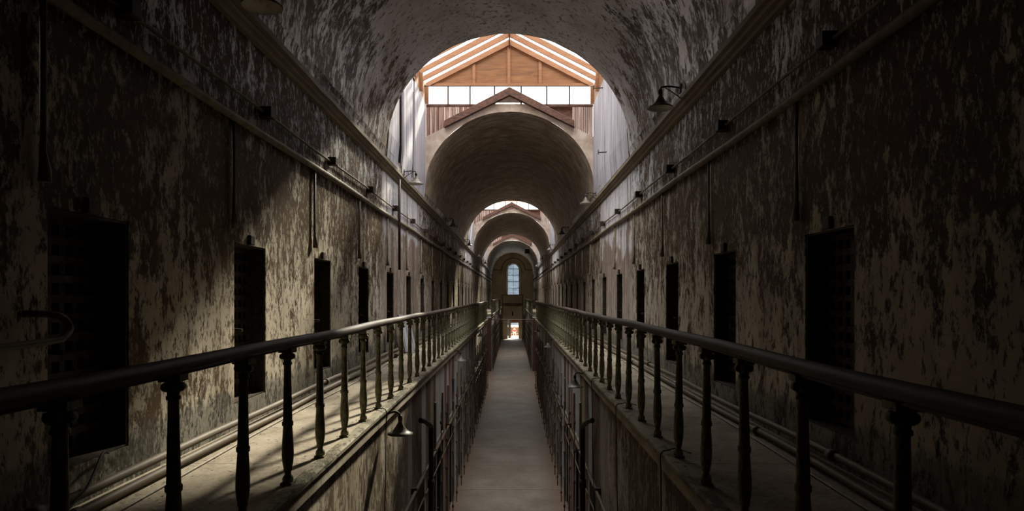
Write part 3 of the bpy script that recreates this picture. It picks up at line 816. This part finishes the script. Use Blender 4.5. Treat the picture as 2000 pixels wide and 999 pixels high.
# ------------------------------------------------------------------ lower wall bars, pipes and posts
for s, nm in ((-1, 'left'), (1, 'right')):
    xw = XC + s*HL
    rt = empty('locking_bar', (xw - s*.006, 0, EYE-3.13)); tag(rt, 'long horizontal iron bar on brackets along the %s lower wall' % nm, 'bar')
    MB().tube([(-s*.065, 4+i*1.2, .01*math.sin(i)) for i in range(30)], .026, 8).build('bar', 'pipe', rt)
    MB().tube([(-s*.06, 9+i*1.2, -.42) for i in range(25)], .014, 6).build('lower_rod', 'pipe', rt)
    for i in range(13):
        y = 5.2 + i*PITCH
        if y > 38: break
        MB().box(min(0, -s*.09), max(0, -s*.09), y-.035, y+.035, -.05, .05).build('bracket', 'iron', rt)
    # big elbowed pipe
    y = 11.8
    tag(MB().tube(curve([(xw-s*.05, y-.62, EYE-2.12), (xw-s*.11, y-.5, EYE-2.16), (xw-s*.155, y-.08, EYE-2.32), (xw-s*.155, y, EYE-2.42), (xw-s*.155, y, EYE-2.6), (xw-s*.155, y, .0)], 5), .045, 10)
        .tube([(xw-s*.155, y, EYE-3.45), (xw-s*.155, y, EYE-3.3)], .065, 10).build('elbow_pipe', 'iron'), 'thick dark pipe with an elbow dropping down the %s lower wall' % nm, 'pipe')
    # slender hinge posts with collars
    def post(y):
        prof = [(.011, 0.0)]
        for z in (.25, .95, 1.6, 2.25, 2.85): prof += [(.011, z-.04), (.026, z-.03), (.026, z+.03), (.011, z+.04)]
        prof += [(.011, 3.05), (.004, 3.08)]
        r_ = MB().lathe(prof, (0, 0, 0), 8).build('hinge_post', 'post'); r_.location = (xw - s*.125, y, 0)
        return r_
    pr = post(13.0); i = 0
    for y in [yy for yy in low_doors if yy > 12]:
        for dy in (-.12, 1.02):
            o = pr if i == 0 else copy_tree(pr)
            o.location.y = y + dy
            lab = ('%s slender iron hinge post along the %s lower wall, counting from the elbow pipe' % (ORD[i], nm)) if i < 8 else 'thin iron hinge posts dwindling along the far %s lower wall' % nm
            tag(o, lab, 'post', 'hinge posts of the %s lower wall' % nm); i += 1
    # board surrounds standing proud of the wall
    def surround(y):
        r_ = empty('door_surround', (xw - s*.006, y, 0))
        for (a, b) in ((-.32, -.16), (1.06, 1.22)):
            MB().box(min(0,-s*.035), max(0,-s*.035), a, b, 0, 3.3).build('side_board', 'doorwood', r_, .004)
        MB().box(min(0,-s*.035), max(0,-s*.035), -.16, 1.06, 2.32, 2.45).build('head_board', 'doorwood', r_, .004)
        return r_
    pr = surround(13.0); i = 0
    for y in [yy for yy in low_doors if yy > 12]:
        o = pr if i == 0 else copy_tree(pr); o.location.y = y
        lab = ('%s grey board surround framing a %s ground floor cell door' % (ORD[i], nm)) if i < 6 else 'distant grey board surrounds framing %s ground floor cell doors' % nm
        tag(o, lab, 'door surround', 'board surrounds of the %s lower wall' % nm); i += 1

# ------------------------------------------------------------------ lamps
def lamp(s, k, up):
    """bell shaded lamp; origin at the wall fixing; s side of the corridor"""
    root = empty('wall_lamp'); x = -s
    reach = .30 if up else .17
    drop = .10 if up else .0
    rr = .19*k
    out = [(.028,.20),(.030,.16),(.045,.13),(.075,.08),(.10,.045),(.14,.015),(rr/k*.97,-.005),(rr/k,-.018)]
    prof = [(a*k, b*k-drop) for a, b in out]
    MB().lathe([(.004, prof[0][1]+.01)] + prof, (x*reach, 0, 0), 24, closed=True).build('lamp_shade', 'shade', root)
    MB().lathe([(a*.97, b-.004) for a, b in prof], (x*reach, 0, 0), 24, closed=True).build('shade_lining', 'shade_in', root)
    MB().lathe([(.03*k,.18*k-drop),(.034*k,.22*k-drop),(.028*k,.25*k-drop),(.015,.26*k-drop)], (x*reach, 0, 0), 12).build('socket', 'iron', root)
    MB().lathe([(.006,.14*k-drop),(.022,.11*k-drop),(.032,.06*k-drop),(.028,.03*k-drop),(.006,.012*k-drop)], (x*reach, 0, 0), 12).build('bulb', 'shade_in', root)
    zt = .25*k-drop
    MB().tube(curve([(x*reach,0,zt),(x*(reach-.02),0,zt+.035),(x*reach*.6,0,zt+.05),(x*.02,0,zt+.03),(-x*.0,0,zt+.02)],6), .013, 8).build('arm', 'iron', root)
    if up: MB().tube([(x*reach*.8,0,zt+.04),(x*reach*.3,.0,zt-.06),(-x*.02,0,zt-.14)], .008, 6).build('brace', 'iron', root)
    MB().box(min(0,x*.02), max(0,x*.02), -.04, .04, zt-.05, zt+.08).build('wall_plate', 'iron', root)
    return root
def lamps(s, ys, half, z, k, up, labs, group):
    pr = lamp(s, k, up)
    for i, y in enumerate(ys):
        o = pr if i == 0 else copy_tree(pr)
        o.location = (XC + s*half, y, EYE+z)
        tag(o, labs[min(i, len(labs)-1)], 'lamp', group)
lamps(-1, [6.2, 16.0, 25.8, 35.4, 45.2, 55], 2.56, 2.86, 1.0, True,
      ['bell lamp on the left cornice cut off at the top of the picture', 'pale bell lamp on the left cornice below the nearest skylight', 'bell lamp on the left cornice under the second vault',
       'bell lamp on the left cornice beside the second light well', 'tiny bell lamp on the left cornice past the second light well', 'farthest tiny bell lamp on the left cornice'], 'bell lamps on the cornices')
lamps(1, [9.55, 19.4, 29.0, 38.7, 48.8, 60], 2.56, 2.86, 1.0, True,
      ['large dark bell lamp on the right cornice', 'pale bell lamp on the right cornice at the end of the nearest skylight', 'bell lamp on the right cornice under the second vault',
       'small bell lamp on the right cornice beside the second light well', 'tiny bell lamp on the right cornice past the second light well', 'farthest tiny bell lamp on the right cornice'], 'bell lamps on the cornices')
lamps(-1, [8.15, 17.4, 28.0], 1.46, -1.70, .84, False,
      ['large bell lamp hanging under the left gallery ledge', 'second bell lamp hanging under the left ledge, in shade', 'small far bell lamp hanging under the left ledge'], 'bell lamps under the ledges')
lamps(1, [12.5, 22.3, 32.0], 1.46, -1.72, .84, False,
      ['nearest bell lamp hanging under the right gallery ledge', 'second bell lamp hanging under the right ledge', 'farthest small bell lamp hanging under the right ledge'], 'bell lamps under the ledges')
hb = empty('hanging_box', (1.22, 58.8, EYE+4.05)); tag(hb, 'small dark square box hanging from a rod before the last vault', 'box')
MB().box(-.22, .22, -.1, .1, -.22, .22).build('box_body', 'iron', hb, .02)
MB().tube([(.1, 0, .2), (.30, 0, .55), (.46, 0, .84)], .02, 6).build('rod', 'iron', hb)

# ------------------------------------------------------------------ paint flakes and grit on the galleries
for s, nm in ((-1, 'left'), (1, 'right')):
    m = MB(); random.seed(11+s)
    for i in range(2600):
        y = 2.5 + 26*random.random()**1.3; u = random.random()**2.2
        x = XC + s*(2.66 - u*1.1); c = random.uniform(.004, .018); a = random.random()*6.28
        tz = DECK + .003 + random.random()*.006; dx, dy = math.cos(a)*c, math.sin(a)*c; e = random.uniform(.3, .9)
        m.quad((x-dx, y-dy, tz), (x+dy*e, y-dx*e, tz+random.random()*.006), (x+dx, y+dy, tz), (x-dy*e, y+dx*e, tz+.001))
    tag(m.build('paint_flakes', 'flake'), 'scattered fallen paint flakes on the %s gallery floor' % nm, 'debris', kind='stuff')
